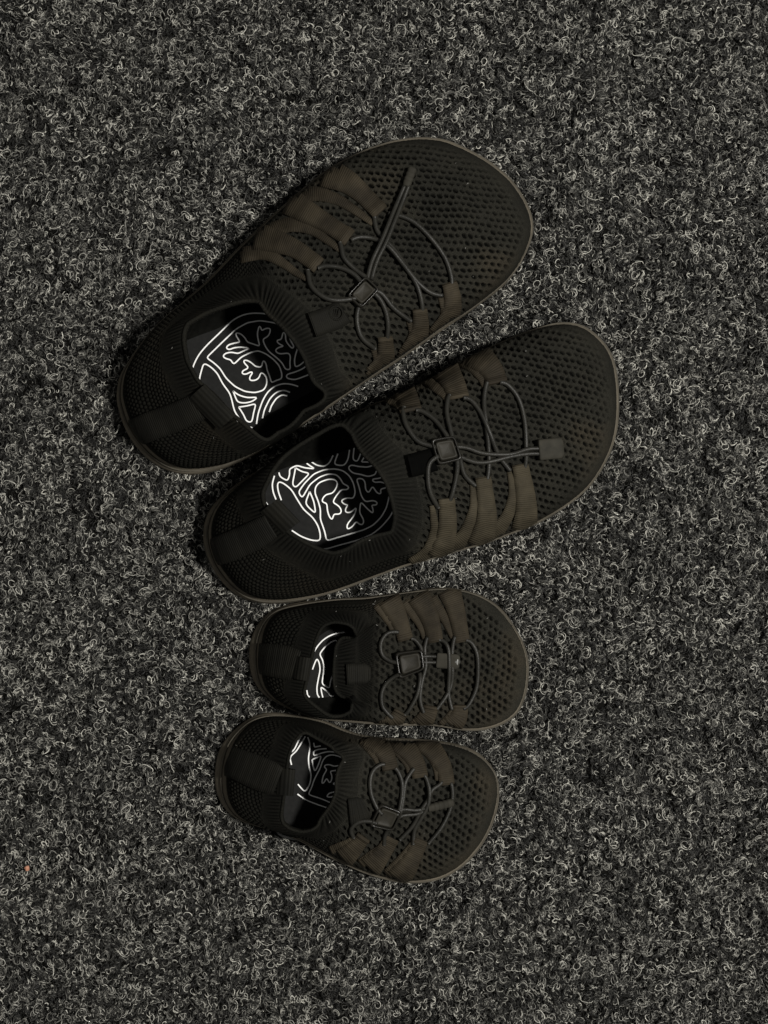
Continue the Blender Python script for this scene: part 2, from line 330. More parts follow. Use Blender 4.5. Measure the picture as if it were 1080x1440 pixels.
STR3 = [([(545,85,90),(580,180,90),(604,280,92),(622,386,90)], [(440,128,44),(505,225,46),(540,300,36),(564,362,22)]),
        ([(365,118,92),(420,215,95),(450,300,96),(466,386,94)], [(285,150,44),(340,225,46),(380,300,34),(400,368,22)]),
        ([(195,140,90),(240,225,92),(270,300,92),(292,376,90)], [(130,165,44),(172,228,46),(200,280,36),(212,320,24)]),
        ([(560,872,80),(596,830,88),(608,795,92),(610,752,90)], [(495,868,24),(530,832,26),(548,805,24),(562,775,20)]),
        ([(385,866,76),(412,832,84),(430,800,86),(440,756,86)], [(330,862,24),(355,835,26),(376,810,24),(394,782,20)]),
        ([(205,866,74),(228,845,80),(248,820,84),(266,788,84)], [(140,862,22),(168,848,24),(190,835,22),(212,812,20)])]
LACE3 = [[(645,375,.0008),(668,378),(706,440),(716,540),(704,660),(655,760),(630,775,.0006)],
         [(582,350,.0008),(575,368),(565,430),(566,540,.003),(556,640),(525,705),(475,775,.0006)],
         [(490,372,.0008),(512,372),(544,420,.003),(546,540,.0038),(540,680),(562,782,.0006)],
         [(420,352,.0008),(413,374),(402,430),(408,520,.002),(386,620),(376,720),(398,795,.0006)],
         [(322,365,.0008),(345,370),(380,420,.002),(375,470,.0035)],
         [(250,328,.0008),(230,324),(180,335),(146,390),(156,460),(212,500,.002),(260,505,.0035)],
         [(260,570,.0035),(225,588,.002),(175,632),(150,700),(165,780),(215,828,.0006)],
         [(365,560,.0035),(375,595,.0015),(360,690),(310,785),(290,805,.0006)]]
CORD3 = [[(360,475,.0035),(410,468,.002),(490,468,.0022)], [(360,500,.0035),(410,504,.002),(490,502,.0022)]]
BUC3 = [(228,448),(392,428),(406,546),(254,608)]
END3 = ((472,487),(606,498),88,.0036,'flat')
STR4 = [([(560,88,86),(632,170,88),(682,255,90),(697,346,88)], [(515,92,30),(590,170,36),(632,245,34),(642,322,24)]),
        ([(405,85,86),(478,160,90),(526,235,92),(540,306,90)], [(365,105,34),(432,180,38),(466,235,32),(478,285,22)]),
        ([(240,70,86),(312,130,90),(352,195,92),(366,262,90)], [(200,90,34),(252,150,36),(278,190,30),(292,222,22)]),
        ([(415,895,100),(470,820,96),(515,738,92),(546,664,88)], [(350,868,40),(425,788,42),(462,735,34),(496,682,20)]),
        ([(250,830,96),(300,775,94),(345,712,92),(378,652,88)], [(195,808,38),(260,750,38),(298,715,30),(330,680,18)]),
        ([(95,775,90),(140,735,90),(178,692,88),(214,642,84)], [(20,730,34),(80,698,34),(120,675,28),(152,646,18)])]
LACE4 = [[(670,325,.0008),(655,345),(606,376),(590,420,.002),(545,485,.002),(500,580),(425,665,.0006)],
         [(720,330,.0008),(728,360),(730,420),(712,500),(662,600),(590,690,.0006)],
         [(565,290,.0008),(578,312),(590,380,.003),(580,460,.0032),(542,540,.0022),(510,605),(502,695,.0006)],
         [(505,255,.0008),(490,272),(456,330),(446,400),(430,485,.002),(410,520,.0035)],
         [(395,250,.0008),(412,268),(436,330),(436,400),(420,480,.002),(400,515,.0035)],
         [(335,230,.0008),(318,226),(270,260),(250,320),(256,400),(290,478,.002),(320,510,.0035)],
         [(290,560,.0035),(240,550,.002),(180,560),(140,600),(155,648,.0006)],
         [(365,580,.0035),(352,605,.0015),(337,640),(332,692,.0006)]]
CORD4 = [[(400,500,.0035),(440,482,.002),(520,488,.002),(590,470,.0022)], [(400,530,.0035),(440,516,.002),(520,510,.002),(590,478,.0022)]]
BUC4 = [(312,458),(442,508),(388,622),(244,592)]
END4 = ((582,476),(732,440),50,.0050,'ribbed')

# ------------------------------------------------------------------ shoe builder
def build_shoe(label, outline, rim, lms, logo, K, cc, straps, laces, cords, buckle, cend, heel_strip, tab, ttab, lacer, nu, nv, rib_pitch, ins_edge, zfront=70, cpx=None, dusty=False):
    """K: size factor (1 = large pair)"""
    base = np.mean(Pv(outline, 0), axis=0)
    root = bpy.data.objects.new('mesh_shoe', None); COL.objects.link(root)
    root.empty_display_size = 0.05; root.location = (base[0], base[1], 0.0)
    root['label'] = label; root['category'] = 'shoe'; root['group'] = 'black mesh shoes set side by side on the carpet'
    zs = 0.0125 if K == 1 else 0.0115               # height where the upper meets the sole
    # --- outline of the sole, dense and smooth
    N = nu
    o = gsmooth(resample(outline, N, True), 7, True)
    So = np.r_[0, np.cumsum(np.linalg.norm(np.diff(np.vstack([o, o[:1]]), axis=0), axis=1))]; per = So[-1]; So = So[:-1]
    r_d = gsmooth(resample(rim, 1600, True), 14, True)
    Sr = np.r_[0, np.cumsum(np.linalg.norm(np.diff(np.vstack([r_d, r_d[:1]]), axis=0), axis=1))]; rper = Sr[-1]; Sr = Sr[:-1]
    ks, kr = [], []
    for a, b in lms:
        ks.append(So[np.argmin(((o - a) ** 2).sum(1))]); kr.append(Sr[np.argmin(((r_d - b) ** 2).sum(1))])
    ks = np.array(ks); kr = np.array(kr)
    s0 = ks[0]; ks = (ks - s0) % per; kr0 = kr[0]; kr = (kr - kr0) % rper
    ku = np.r_[ks, per]; krr = np.r_[kr, rper]
    sU = (So - s0) % per                                   # arc from the heel, clockwise
    mapped = np.interp(sU, ku, krr)
    order = np.argsort(sU); mm = mapped[order]
    ext = np.r_[mm - rper, mm, mm + rper]; w = int(N * 0.012)
    kk = np.exp(-0.5 * (np.arange(-3 * w, 3 * w + 1) / w) ** 2); kk /= kk.sum()
    ext = np.convolve(ext, kk, 'same')[len(mm):2 * len(mm)]
    mapped = np.empty_like(mm); mapped[order] = ext
    tt = (mapped + kr0) % rper
    rx = np.stack([np.interp(tt, np.r_[Sr, rper], np.r_[r_d[:, k], r_d[0, k]]) for k in (0, 1)], 1)
    # landmark phase 0 heel .. 3 toe .. 6 heel
    ph = np.interp(sU, ku, np.arange(7.0))
    zr_lm = np.array([66, 58, 58, zfront, 56, 54, 66]) * 0.001 * (1 if K == 1 else 0.70)
    zR = np.interp(ph, np.arange(7.0), zr_lm)
    if zfront < 45:                                        # tongue pushed down across its whole width
        zR = np.interp(ph, [0, 1, 2, 2.25, 3, 3.75, 4, 5, 6], np.array([66, 58, 54, zfront, zfront, zfront, 54, 54, 66]) * 0.0007)
    zR = gsmooth(zR[order][:, None], N * (0.03 if zfront > 45 else 0.012), True)[:, 0][np.argsort(order)]
    toe_w = np.exp(-((ph - 3) / 0.62) ** 2)                # 1 at the toe
    heel_w = np.maximum(np.exp(-(ph / 0.8) ** 2), np.exp(-((6 - ph) / 0.8) ** 2))
    # outward normal of the outline
    T = np.roll(o, -4, 0) - np.roll(o, 4, 0); T /= np.linalg.norm(T, axis=1)[:, None]
    nrm = np.stack([T[:, 1], -T[:, 0]], 1)                 # screen coordinates (y down), clockwise list -> outward
    cen = o.mean(0)
    if ((nrm * (o - cen)).sum(1)).mean() < 0: nrm = -nrm
    inset_mm = 1.4 + heel_w * (4.6 if K == 1 else 6.2)
    inset = inset_mm * 1e-3 / S
    O = o - nrm * inset[:, None]
    # --- sole: swept section round the outline
    O3o = Pv(o, 0.006); nw = np.stack([nrm[:, 0], -nrm[:, 1], np.zeros(N)], 1)
    st = 4
    ii = np.arange(0, N, st)
    ins = (inset_mm * 1e-3)[ii]
    def ring(off, z): return np.c_[(O3o[ii, :2] + nw[ii, :2] * np.asarray(off)[:, None] * np.ones((len(ii), 1))), np.full(len(ii), z)]
    one = np.ones(len(ii))
    wob = 0.0002 * np.sin(np.arange(len(ii)) * 0.37) + 0.00015 * np.sin(np.arange(len(ii)) * 0.113)
    secs = [ring(-0.006 * one, 0.0012), ring(-0.0022 * one, 0.0013), ring(-0.0006 * one + wob, 0.0022), ring(0 * one + wob, 0.0042),
            ring(-0.05 * ins + wob, 0.0062), ring(-0.30 * ins, 0.0082), ring(-0.42 * ins, 0.0088), ring(-0.46 * ins, 0.0086),
            ring(-0.50 * ins, 0.0092), ring(-0.72 * ins, 0.0112), ring(-1.0 * ins, zs + 0.0002), ring(-1.0 * ins - 0.001, zs + 0.0002), ring(-1.0 * ins - 0.004, zs - 0.002)]
    V = np.stack(secs, 1)
    v, q = mesh_grid(V, True, False)
    nv0 = len(v); c = v.mean(0); nsec = len(secs)
    v = np.vstack([v, [c[0], c[1], 0.0012]])
    tr = [(nv0, i * nsec, ((i + 1) % len(ii)) * nsec) for i in range(len(ii))]
    sole = add_obj('sole', make_mesh('sole', v, q, M_SOLE, tr), root, root)
    # thin raised rim of the sole
    mb = MB()
    rr = 0.0006 if K == 1 else 0.00055
    pth = np.c_[O3o[ii, :2] - nw[ii, :2] * (0.60 * ins[:, None]), np.full(len(ii), 0.0112)]
    th = np.linspace(0, 2 * np.pi, 7, endpoint=False)
    V = pth[:, None] + rr * (np.cos(th)[None, :, None] * nw[ii][:, None] + np.sin(th)[None, :, None] * np.array([0, 0, 1.0]))
    v, q = mesh_grid(V, True, True); mb.add(v, q)
    mb.build('sole_rim', M_RIM, sole, root)
    # --- upper + collar grid
    O3 = Pv(O, zs); R3 = Pv(rx, zR)
    L = np.linalg.norm(R3[:, :2] - O3[:, :2], axis=1)
    cw = np.interp(ph, np.arange(7.0), np.array([15, 13, 15, 17, 15, 14, 15]) * 0.001 * (1 if K == 1 else 0.72))
    cw = np.minimum(cw, 0.5 * L); fc = 1 - cw / L
    n_up, n_co = nv - 22, 18
    f = np.concatenate([np.linspace(0, 1, n_up)[None, :] * fc[:, None],
                        fc[:, None] + (1 - fc[:, None]) * np.linspace(0, 1, n_co + 1)[None, 1:]], 1)
    d = f * L[:, None]
    Hb = np.interp(ph, np.arange(7.0), np.array([0.62, 0.62, 0.60, 0.42, 0.60, 0.62, 0.62])) * (zR - zs)
    Hb = gsmooth(Hb[order][:, None], N * 0.02, True)[:, 0][np.argsort(order)]
    wd = np.minimum(0.8 * L, 0.040 * (1 if K == 1 else 0.68))
    t = np.clip(d / wd[:, None], 0, 1)
    dome = np.sqrt(np.clip(1 - (1 - t) ** 2, 0, 1))
    z = zs + Hb[:, None] * dome + (zR - zs - Hb)[:, None] * (0.65 * f + 0.35 * smoothstep(f, 0.25, 1.0))
    XY = O3[:, None, :2] + (R3 - O3)[:, None, :2] * f[..., None]
    # bulge of the sides over the sole edge
    bul = 0.0022 * K * np.sin(np.pi * np.clip(d / 0.02, 0, 1)) * (1 - 0.6 * toe_w[:, None])
    XY = XY + nw[:, None, :2] * bul[..., None]
    G = np.concatenate([XY, z[..., None]], -1)
    # soft dents so that the fabric is not perfectly even
    ax0 = O3[np.argmin(np.abs(ph - 0))]; ax1 = O3[np.argmin(np.abs(ph - 3))]
    ad = ax1[:2] - ax0[:2]; alen = np.linalg.norm(ad); ad /= alen; bd = np.array([-ad[1], ad[0]])
    A = ((G[..., :2] - ax0[:2]) @ ad); B = ((G[..., :2] - ax0[:2]) @ bd)
    p1, p2, p3 = rng.uniform(0, 6, 3)
    dent = 0.0007 * (np.sin(A * 95 + p1 + 1.4 * np.sin(B * 60)) + np.sin(B * 130 + p2 + 1.7 * np.sin(A * 70 + p3)))
    G[..., 2] += dent * smoothstep(f, 0.02, 0.15)
    def normals(G):
        du = np.roll(G, -1, 0) - np.roll(G, 1, 0); dv = np.gradient(G, axis=1)
        n = np.cross(du, dv); n /= np.linalg.norm(n, axis=2)[..., None] + 1e-12
        flip = np.sign(n[..., 2].mean()); return n * flip
    Nn = normals(G)
    # bvh of the smooth upper, for draping
    gs = G[::6, ::4] if nv > 120 else G[::5, ::3]
    gs = np.concatenate([gs, G[::6 if nv > 120 else 5, -1:][:len(gs)]], 1)
    bv, bq = mesh_grid(gs, True, False)
    bvh = BVHTree.FromPolygons([tuple(x) for x in bv], [tuple(int(i) for i in x) for x in bq])
    rcen = rx.mean(0); rmax = np.linalg.norm(rx - rcen, axis=1).mean(); zfall = zR.mean()
    def drape(px, py, off=0.0):
        tgt = P(px, py, 0.0); org = Vector((0, 0, H)); dr = (Vector(tgt) - org).normalized()
        loc, n, i, dist = bvh.ray_cast(org, dr)
        if loc is None:
            p = P(px, py, zfall if np.hypot(px - rcen[0], py - rcen[1]) < rmax else zs * 0.8); loc, n, i, dist = bvh.find_nearest(Vector(p))
            n = Vector(n) if n.z > 0 else -Vector(n)
            if (np.array(loc) - p)[:2].dot((np.array(loc) - p)[:2]) > 0.004 ** 2: pass
        if n.z < 0: n = -n
        n = (n + Vector((0, 0, 0.25))).normalized()
        return np.array(loc) + np.array(n) * off, np.array(n)
    # --- knit relief
    fr = A / alen                                           # 0 heel .. 1 toe
    pa, pb = 0.0034, 0.0047
    Aw = A + 0.0009 * np.sin(B * 71 + p1) * np.sin(A * 43 + p2) + 0.0004 * np.sin(B * 210 + p3)
    Bw = B + 0.0010 * np.sin(A * 57 + p2) * np.sin(B * 39 + p3) + 0.0004 * np.sin(A * 190 + p1)
    big = smoothstep(fr, 0.40, 0.46)
    col = Aw / pa; ci = np.round(col); cf = col - ci
    row = Bw / pb + 0.5 * (np.abs(ci) % 2); ri = np.round(row); rf = row - ri
    h1 = np.sin(ci * 12.9898 + ri * 78.233) * 43758.5453; h1 = h1 - np.floor(h1)
    h2 = np.sin(ci * 39.346 + ri * 11.135) * 24634.6345; h2 = h2 - np.floor(h2)
    size = 0.95 + 0.50 * (h1 - 0.5)
    ca = (cf + 0.12 * (h2 - 0.5)) * pa; cb = (rf + 0.10 * (h1 - 0.5)) * pb
    e = ((ca + 0.35 * cb) / (0.00092 * size)) ** 2 + (cb / (0.00148 * size)) ** 2
    hole = 1 - smoothstep(np.sqrt(e), 0.86, 1.14)
    sm = smoothstep(fr, 0.70, 0.62)                          # smaller holes behind the laces
    hole *= 1 - 0.15 * sm
    edge_d = d * 1000
    border = smoothstep(edge_d + 1.5 * (h2 - 0.5), 5.0 * (0.8 if K < 1 else 1), 13.0 * (0.75 if K < 1 else 1))
    bw_ = smoothstep(fr, 0.66, 0.86)
    border = bw_ * border + (1 - bw_) * smoothstep(edge_d, 1.5, 5)
    col_fade = smoothstep((1 - f) * L[:, None], cw[:, None] * 0.98, cw[:, None] * 1.1 + 0.003)
    hole = hole * border * big * col_fade
    stitch = 0.5 + 0.5 * np.cos(2 * np.pi * cf) * np.cos(2 * np.pi * rf)
    fine = np.sin(2 * np.pi * A / 0.0016) * np.sin(2 * np.pi * B / 0.0016)
    disp = -0.0020 * hole + 0.00022 * stitch * big + 0.00012 * fine
    # heel knit: small scaly waves
    su = (sU / per)[:, None] * (per * S); 
    wav = su / 0.0030; dv_ = d / 0.0021
    scal = np.abs(np.sin(np.pi * (wav + 0.5 * (np.floor(dv_) % 2)))) * np.abs(np.sin(np.pi * dv_))
    hk = (1 - big) * col_fade * smoothstep(edge_d, 1.5, 5)
    disp += -0.00095 * hk * (1 - scal) ** 2
    hole_shade = hole + 0.52 * (1 - big) + 0.65 * hk * smoothstep(1 - scal, 0.55, 0.92)  # whole heel darkened too: its shade and shadowed gaps painted into the colour
    # ribs of the collar run away from the rim
    inco = 1 - col_fade
    ribs = np.sin(2 * np.pi * (mapped / rper) * round(rper * S / rib_pitch) + 0.9 * np.sin(mapped / rper * 43) + 0.6 * np.sin(mapped / rper * 101 + 1))
    ribw = inco * smoothstep(f, fc[:, None] - 0.02, fc[:, None] + 0.55 * (1 - fc[:, None]))
    ribw = ribw * (1 - 0.8 * smoothstep(f, fc[:, None] + 0.80 * (1 - fc[:, None]), 1.0))
    disp += 0.00036 * K ** 0.3 * ribs[:, None] * ribw
    hole_shade = hole_shade + 0.45 * ribw * smoothstep(-ribs[:, None], 0.0, 0.9)  # shade in the rib grooves painted on as colour
    D = G + Nn * disp[..., None]
    # upper mesh
    def sub(j0, j1): return D[:, j0:j1], np.clip(hole_shade[:, j0:j1], 0, 1).ravel()
    g, h = sub(0, n_up)
    skirt = g[:, :1].copy(); skirt[..., 2] -= 0.004
    g = np.concatenate([skirt, g], 1); h = np.concatenate([np.zeros((N, 1)), h.reshape(N, -1)], 1).ravel()
    v, q = mesh_grid(g, True, False)
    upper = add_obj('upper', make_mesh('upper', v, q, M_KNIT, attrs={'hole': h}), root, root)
    # collar mesh with rolled rim
    g, h = sub(n_up - 1, nv - 4)
    inward = R3[:, :2].mean(0) - R3[:, :2]; inward /= np.linalg.norm(inward, axis=1)[:, None]
    th_r = 0.0024 * (1 if K == 1 else 0.8)
    iw = np.c_[inward, np.zeros(N)]
    rimN = Nn[:, -1]
    tang = np.roll(R3, -3, 0) - np.roll(R3, 3, 0); tang /= np.linalg.norm(tang, axis=1)[:, None]
    side = np.cross(tang, np.array([0, 0, 1.0])); side /= np.linalg.norm(side, axis=1)[:, None]
    sgn = np.sign((side * iw).sum(1).mean()); side = side * sgn
    top = g[:, -1]
    roll = [top + side * th_r * 0.5 * (1 - math.cos(a)) + np.array([0, 0, 1.0]) * (th_r * 0.55 * math.sin(a)) for a in (0.5, 1.1, 1.57, 2.1, 2.7, 3.14)]
    roll.append(roll[-1] - np.array([0, 0, 0.004]))
    g = np.concatenate([g] + [x[:, None] for x in roll], 1)
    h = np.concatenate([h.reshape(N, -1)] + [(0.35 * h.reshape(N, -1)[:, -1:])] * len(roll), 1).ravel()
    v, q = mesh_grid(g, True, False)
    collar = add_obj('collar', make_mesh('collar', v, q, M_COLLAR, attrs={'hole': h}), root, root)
    # lining: inner skin from the rim down to the edge of the visible footbed
    step = 5
    zi = zs - 0.001
    last = roll[-1][::step]
    ie = gsmooth(resample(ins_edge, 240, True), 3, True)
    ie3 = Pv(ie, zi)[:, :2]; cI = ie3.mean(0) if cpx is None else P(*cpx, zi)[:2]
    rel = ie3 - cI; ang = np.arctan2(rel[:, 1], rel[:, 0]); rad_ = np.linalg.norm(rel, axis=1)
    oi_ = np.argsort(ang); ang = ang[oi_]; rad_ = rad_[oi_]
    la = last[:, :2] - cI; la_a = np.arctan2(la[:, 1], la[:, 0])
    rI = np.interp(la_a, np.r_[ang - 2 * np.pi, ang, ang + 2 * np.pi], np.r_[rad_, rad_, rad_])
    I3 = cI + np.stack([np.cos(la_a), np.sin(la_a)], 1) * rI[:, None]
    lin = []
    out_d = -(side[::step, :2])
    for w_ in np.linspace(0, 1, 16):
        xy = last[:, :2] + (I3 - last[:, :2]) * w_ ** 1.5 + out_d * (0.007 * K * math.sin(math.pi * w_) ** 0.8)
        wz = 0.0005 * np.sin(np.arange(len(last)) * 0.5 + w_ * 9)
        zz = last[:, 2] + (zi + 0.0005 - last[:, 2]) * (1 - (1 - w_) ** 1.4)
        lin.append(np.c_[xy, zz + wz * math.sin(math.pi * w_)])
    V = np.stack(lin, 1); v, q = mesh_grid(V, True, False)
    add_obj('lining', make_mesh('lining', v, q, M_LINING), root, root)
    # insole
    th_i = np.linspace(0, 2 * np.pi, 120, endpoint=False) - np.pi
    rr_i = np.interp(th_i, np.r_[ang - 2 * np.pi, ang, ang + 2 * np.pi], np.r_[rad_, rad_, rad_]) + 0.002
    io = np.stack([np.cos(th_i), np.sin(th_i)], 1) * rr_i[:, None]
    V = np.stack([np.c_[cI + io * fr_, np.full(120, zi)] for fr_ in (1.0, 0.9, 0.75, 0.5, 0.25, 0.01)], 1); v, q = mesh_grid(V, True, False)
    insole = add_obj('insole', make_mesh('insole', v, q, M_INSOLE), root, root)
    mb = MB()
    hw = 0.94 if K == 1 else 0.86
    for line in logo:
        p = resample(line, max(4, int(len(line) * 4)))
        p = gsmooth(p, 1.2, False) if len(p) > 12 else p
        Tn = np.gradient(p, axis=0); Tn /= np.linalg.norm(Tn, axis=1)[:, None] + 1e-9
        nn = np.stack([-Tn[:, 1], Tn[:, 0]], 1)
        a = Pv(p + nn * hw, zi + 0.0004); b = Pv(p - nn * hw, zi + 0.0004)
        v, q = mesh_grid(np.stack([a, b], 1)); mb.add(v, q)
    mb.build('logo_print', M_PRINT, insole, root)
    # --- webbing ribbons
    def ribbon(name, pts, mat, parent, lift=(0.0009, 0.0009), n=22, m=5, loop=False, widths_px=True, end_curl=0.0):
        """pts: photo pixels with a width; laid on the upper"""
        p = spline(pts, n)
        Tn = np.gradient(p[:, :2], axis=0); Tn /= np.linalg.norm(Tn, axis=1)[:, None]
        nn = np.stack([-Tn[:, 1], Tn[:, 0]], 1)
        V = np.zeros((n, m + 2, 3)); UV = np.zeros((n, m + 2, 2))
        Ls = np.r_[0, np.cumsum(np.linalg.norm(np.diff(p[:, :2], axis=0), axis=1))] * S
        for i in range(n):
            tq = i / (n - 1)
            off = lift[0] + (lift[1] - lift[0]) * tq
            if loop:                                        # webbing swells where it turns round the lace
                off += 0.0016 * math.exp(-((tq - 0.93) / 0.06) ** 2) * K ** 0.5
            off += 0.00015 * math.sin(i * 1.7 + p[0, 0])
            ce, _ = drape(p[i, 0], p[i, 1], off)
            row = []
            for j in range(m):
                s_ = (j / (m - 1) - 0.5)
                xx = p[i, :2] + nn[i] * s_ * p[i, 2]
                e = off - 0.0003 * (abs(s_) * 2) ** 4
                row.append(drape(xx[0], xx[1], e)[0])
            row = np.array(row)
            # webbing is stiff: straighten a little across its width
            lin_ = row[0] + (row[-1] - row[0]) * np.linspace(0, 1, m)[:, None]
            row[:, 2] = np.maximum(row[:, 2], lin_[:, 2])
            e0 = row[0] - np.array([0, 0, 0.0013 + max(0, off - 0.0012) * 0.5]); e1 = row[-1] - np.array([0, 0, 0.0013 + max(0, off - 0.0012) * 0.5])
            V[i, 0] = e0; V[i, 1:-1] = row; V[i, -1] = e1
            UV[i, :, 0] = Ls[i]; UV[i, :, 1] = np.linspace(0, 1, m + 2)
        first = V[:1].copy(); first[..., 2] -= 0.0012; lastr = V[-1:].copy(); lastr[..., 2] -= 0.0016
        V = np.concatenate([first, V, lastr], 0); UV = np.concatenate([UV[:1], UV, UV[-1:]], 0)
        v, q = mesh_grid(V)
        mb = MB(); mb.add(v, q, None, UV.reshape(-1, 2))
        return mb.build(name, mat, parent, root)
    for si, (wide, thin) in enumerate(straps):
        m_ = M_STRAP_DUSTY if (dusty and si > 2) else M_STRAP
        wide = [(x, y, ww * (1.5, 1.22, 1.03, 1.0)[k]) for k, (x, y, ww) in enumerate(wide)]
        thin = [(x, y, ww * (1.5, 1.2, 1.0, 1.0, 1.0)[k]) for k, (x, y, ww) in enumerate(thin)]
        w_ = [(x, y, ww / cc.sc) for (x, y, ww) in cc(wide)]; t_ = [(x, y, ww / cc.sc) for (x, y, ww) in cc(thin)]
        so = ribbon('strap', w_, m_, root, (0.0012, 0.0016), loop=True)
        ribbon('strap_return', t_, m_, so, (0.0007, 0.0012), n=20, m=4)
    # --- lace
    def cordmesh(lines, rad, base_off, mb, flat=1.0):
        for line in lines:
            pp = [(l + (base_off,))[:3] if len(l) == 2 else l[:3] for l in cc(line)]
            pts = spline(pp, max(16, len(pp) * 7))
            q3 = np.array([drape(a[0], a[1], rad * 0.9 + max(0, a[2] - 0.0005))[0] for a in pts])
            q3 = np.vstack([q3[:1], gsmooth(q3, 1.6, False)[1:-1], q3[-1:]])
            tube(mb, q3, rad, 9, flat)
    mb = MB(); cordmesh(laces, lacer, 0.0009, mb); mb.build('lace', M_LACE, root, root)
    mb = MB(); cordmesh(cords, lacer * 0.92, 0.0025, mb); mb.build('draw_cord', M_LACE, root, root)
    # --- cord lock
    bc = np.array(cc(buckle)); bcen = bc.mean(0)
    c3, n3 = drape(bcen[0], bcen[1], 0.0)
    sam = [drape(*(bcen + (x - bcen) * 0.9))[1] for x in bc] + [n3]; n3 = np.mean(sam, 0); n3[2] += 0.6; n3 /= np.linalg.norm(n3)
    hb = 0.0062 * (1 if K == 1 else 0.85)
    def onplane(x, hh):
        tgt = P(x[0], x[1], 0.0); org = np.array([0, 0, H]); dr = tgt - org
        k = ((c3 + n3 * hh - org) @ n3) / (dr @ n3); return org + dr * k
    cor = np.array([onplane(x, hb) for x in bc])
    def bil(a, b):
        a = np.asarray(a)[..., None]; b = np.asarray(b)[..., None]
        return ((1 - a) * (1 - b) * cor[0] + (1 + a) * (1 - b) * cor[1] + (1 + a) * (1 + b) * cor[2] + (1 - a) * (1 + b) * cor[3]) / 4
    th = np.linspace(0, 2 * np.pi, 48, endpoint=False)
    def sup(s_, e=0.27):
        return s_ * np.sign(np.cos(th)) * np.abs(np.cos(th)) ** e, s_ * np.sign(np.sin(th)) * np.abs(np.sin(th)) ** e
    def ringb(s_, hh, e=0.27): 
        a, b = sup(s_, e); return bil(a, b) + n3 * (hh - hb)
    hs = hb
    V = np.stack([ringb(.86, 0.0008), ringb(.98, 0.0016), ringb(1.02, hs * .55), ringb(1.0, hs * .85), ringb(.95, hs * 1.0), ringb(.90, hs * 1.04), ringb(.85, hs * 1.0), ringb(.82, hs * .86), ringb(.80, hs * .55), ringb(.6, hs * .5), ringb(.02, hs * .5)], 1)
    v, q = mesh_grid(V, True, False); mb = MB(); mb.add(v, q)
    lock = mb.build('cord_lock', M_PLASTIC, root, root)
    V = np.stack([ringb(.74, hs * .5), ringb(.74, hs * .85), ringb(.70, hs * .98), ringb(.64, hs * 1.03), ringb(.56, hs * .98), ringb(.42, hs * .93), ringb(.2, hs * .91), ringb(.01, hs * .905)], 1)
    v, q = mesh_grid(V, True, False); mb = MB(); mb.add(v, q); mb.build('button', M_BUTTON, lock, root)
    # small side plate where the cord leaves the lock
    # --- cord end
    (sx, sy), (ex, ey), wpx, hh, kind = cend
    (sx, sy), (ex, ey) = cc([(sx, sy), (ex, ey)]); wpx = wpx / cc.sc * S
    a3, an = drape(sx, sy, 0.0); b3, bn = drape(ex, ey, 0.0)
    n_ = an + bn; n_ /= np.linalg.norm(n_)
    a3 = a3 + n_ * (hh * .5 + .0012); b3 = b3 + n_ * (hh * .5 + .0008)
    ax = b3 - a3; ln = np.linalg.norm(ax); ax /= ln; sd = np.cross(ax, n_); sd /= np.linalg.norm(sd); n_ = np.cross(sd, ax)
    th = np.linspace(0, 2 * np.pi, 28, endpoint=False); rows = []
    M_ = 44
    for i in range(M_):
        t_ = i / (M_ - 1)
        if kind == 'ribbed':
            k = 0.80 + 0.20 * smoothstep(t_, 0.0, 0.25); k *= math.sqrt(max(0.02, 1 - max(0, (t_ - 0.90) / 0.10) ** 2 * 0.75))
            k *= 1 - 0.10 * (math.sin(t_ * ln / 0.0028 * 2 * math.pi) > 0.35) * (0.12 < t_ < 0.92); ex_ = 0.8
        else:
            k = min(1, 0.90 + t_ * 2.5); k *= math.sqrt(max(0.03, 1 - max(0, (t_ - 0.84) / 0.16) ** 2 * 0.55)); ex_ = 0.38
        cs = np.sign(np.cos(th)) * np.abs(np.cos(th)) ** ex_; sn = np.sign(np.sin(th)) * np.abs(np.sin(th)) ** ex_
        rows.append(a3 + ax * ln * t_ + (cs[:, None] * sd * wpx * .5 + sn[:, None] * n_ * hh * .5) * k)
    rows = [np.repeat(rows[0].mean(0)[None], 28, 0)] + rows + [np.repeat(rows[-1].mean(0)[None], 28, 0)]
    V = np.stack(rows, 0); v, q = mesh_grid(V, False, True); mb = MB(); mb.add(v, q)
    ce_o = mb.build('cord_end', M_CORDEND, root, root)
    if K < 1 and kind == 'flat':
        V = np.stack([a3 + ax * ln * t_ + (np.sign(np.cos(th)) * np.abs(np.cos(th)) ** .6)[:, None] * sd * wpx * .42 * k + (np.sin(th))[:, None] * n_ * hh * .55 * k for t_, k in ((.80, .3), (.80, .92), (.92, .9), (.99, .6), (1.02, .1))], 0)
        v, q = mesh_grid(V, False, True); mb = MB(); mb.add(v, q)
        mb.build('tip', M_PALE, ce_o, root)['label'] = 'pale grey tip of the cord end'
    # --- heel strip and pull tab
    hs_ = ribbon('heel_strip', heel_strip, M_TAB, root, (0.0017, 0.0018), n=26, m=7)
    (t0, t1, dirpx, reach) = tab                            # free edge of the tab (two pixels), direction into the opening
    ze = zR[np.argmin(np.abs(ph))] + 0.004 * K
    e0 = P(*t0, ze); e1 = P(*t1, ze)
    dv2 = np.array([dirpx[0], -dirpx[1], 0.0]); dv2 /= np.linalg.norm(dv2)
    prof = [(-reach * 1.0, -0.0062), (-reach * .75, -0.0018), (-reach * .4, 0.0006), (-reach * .12, 0.0014), (0.0, 0.0010), (0.0006, 0.0), (0.0002, -0.0012), (-reach * .2, -0.0030), (-reach * .45, -0.0062), (-reach * .55, -0.012)]
    mtab = 7; V = np.zeros((len(prof), mtab, 3)); UV = np.zeros((len(prof), mtab, 2))
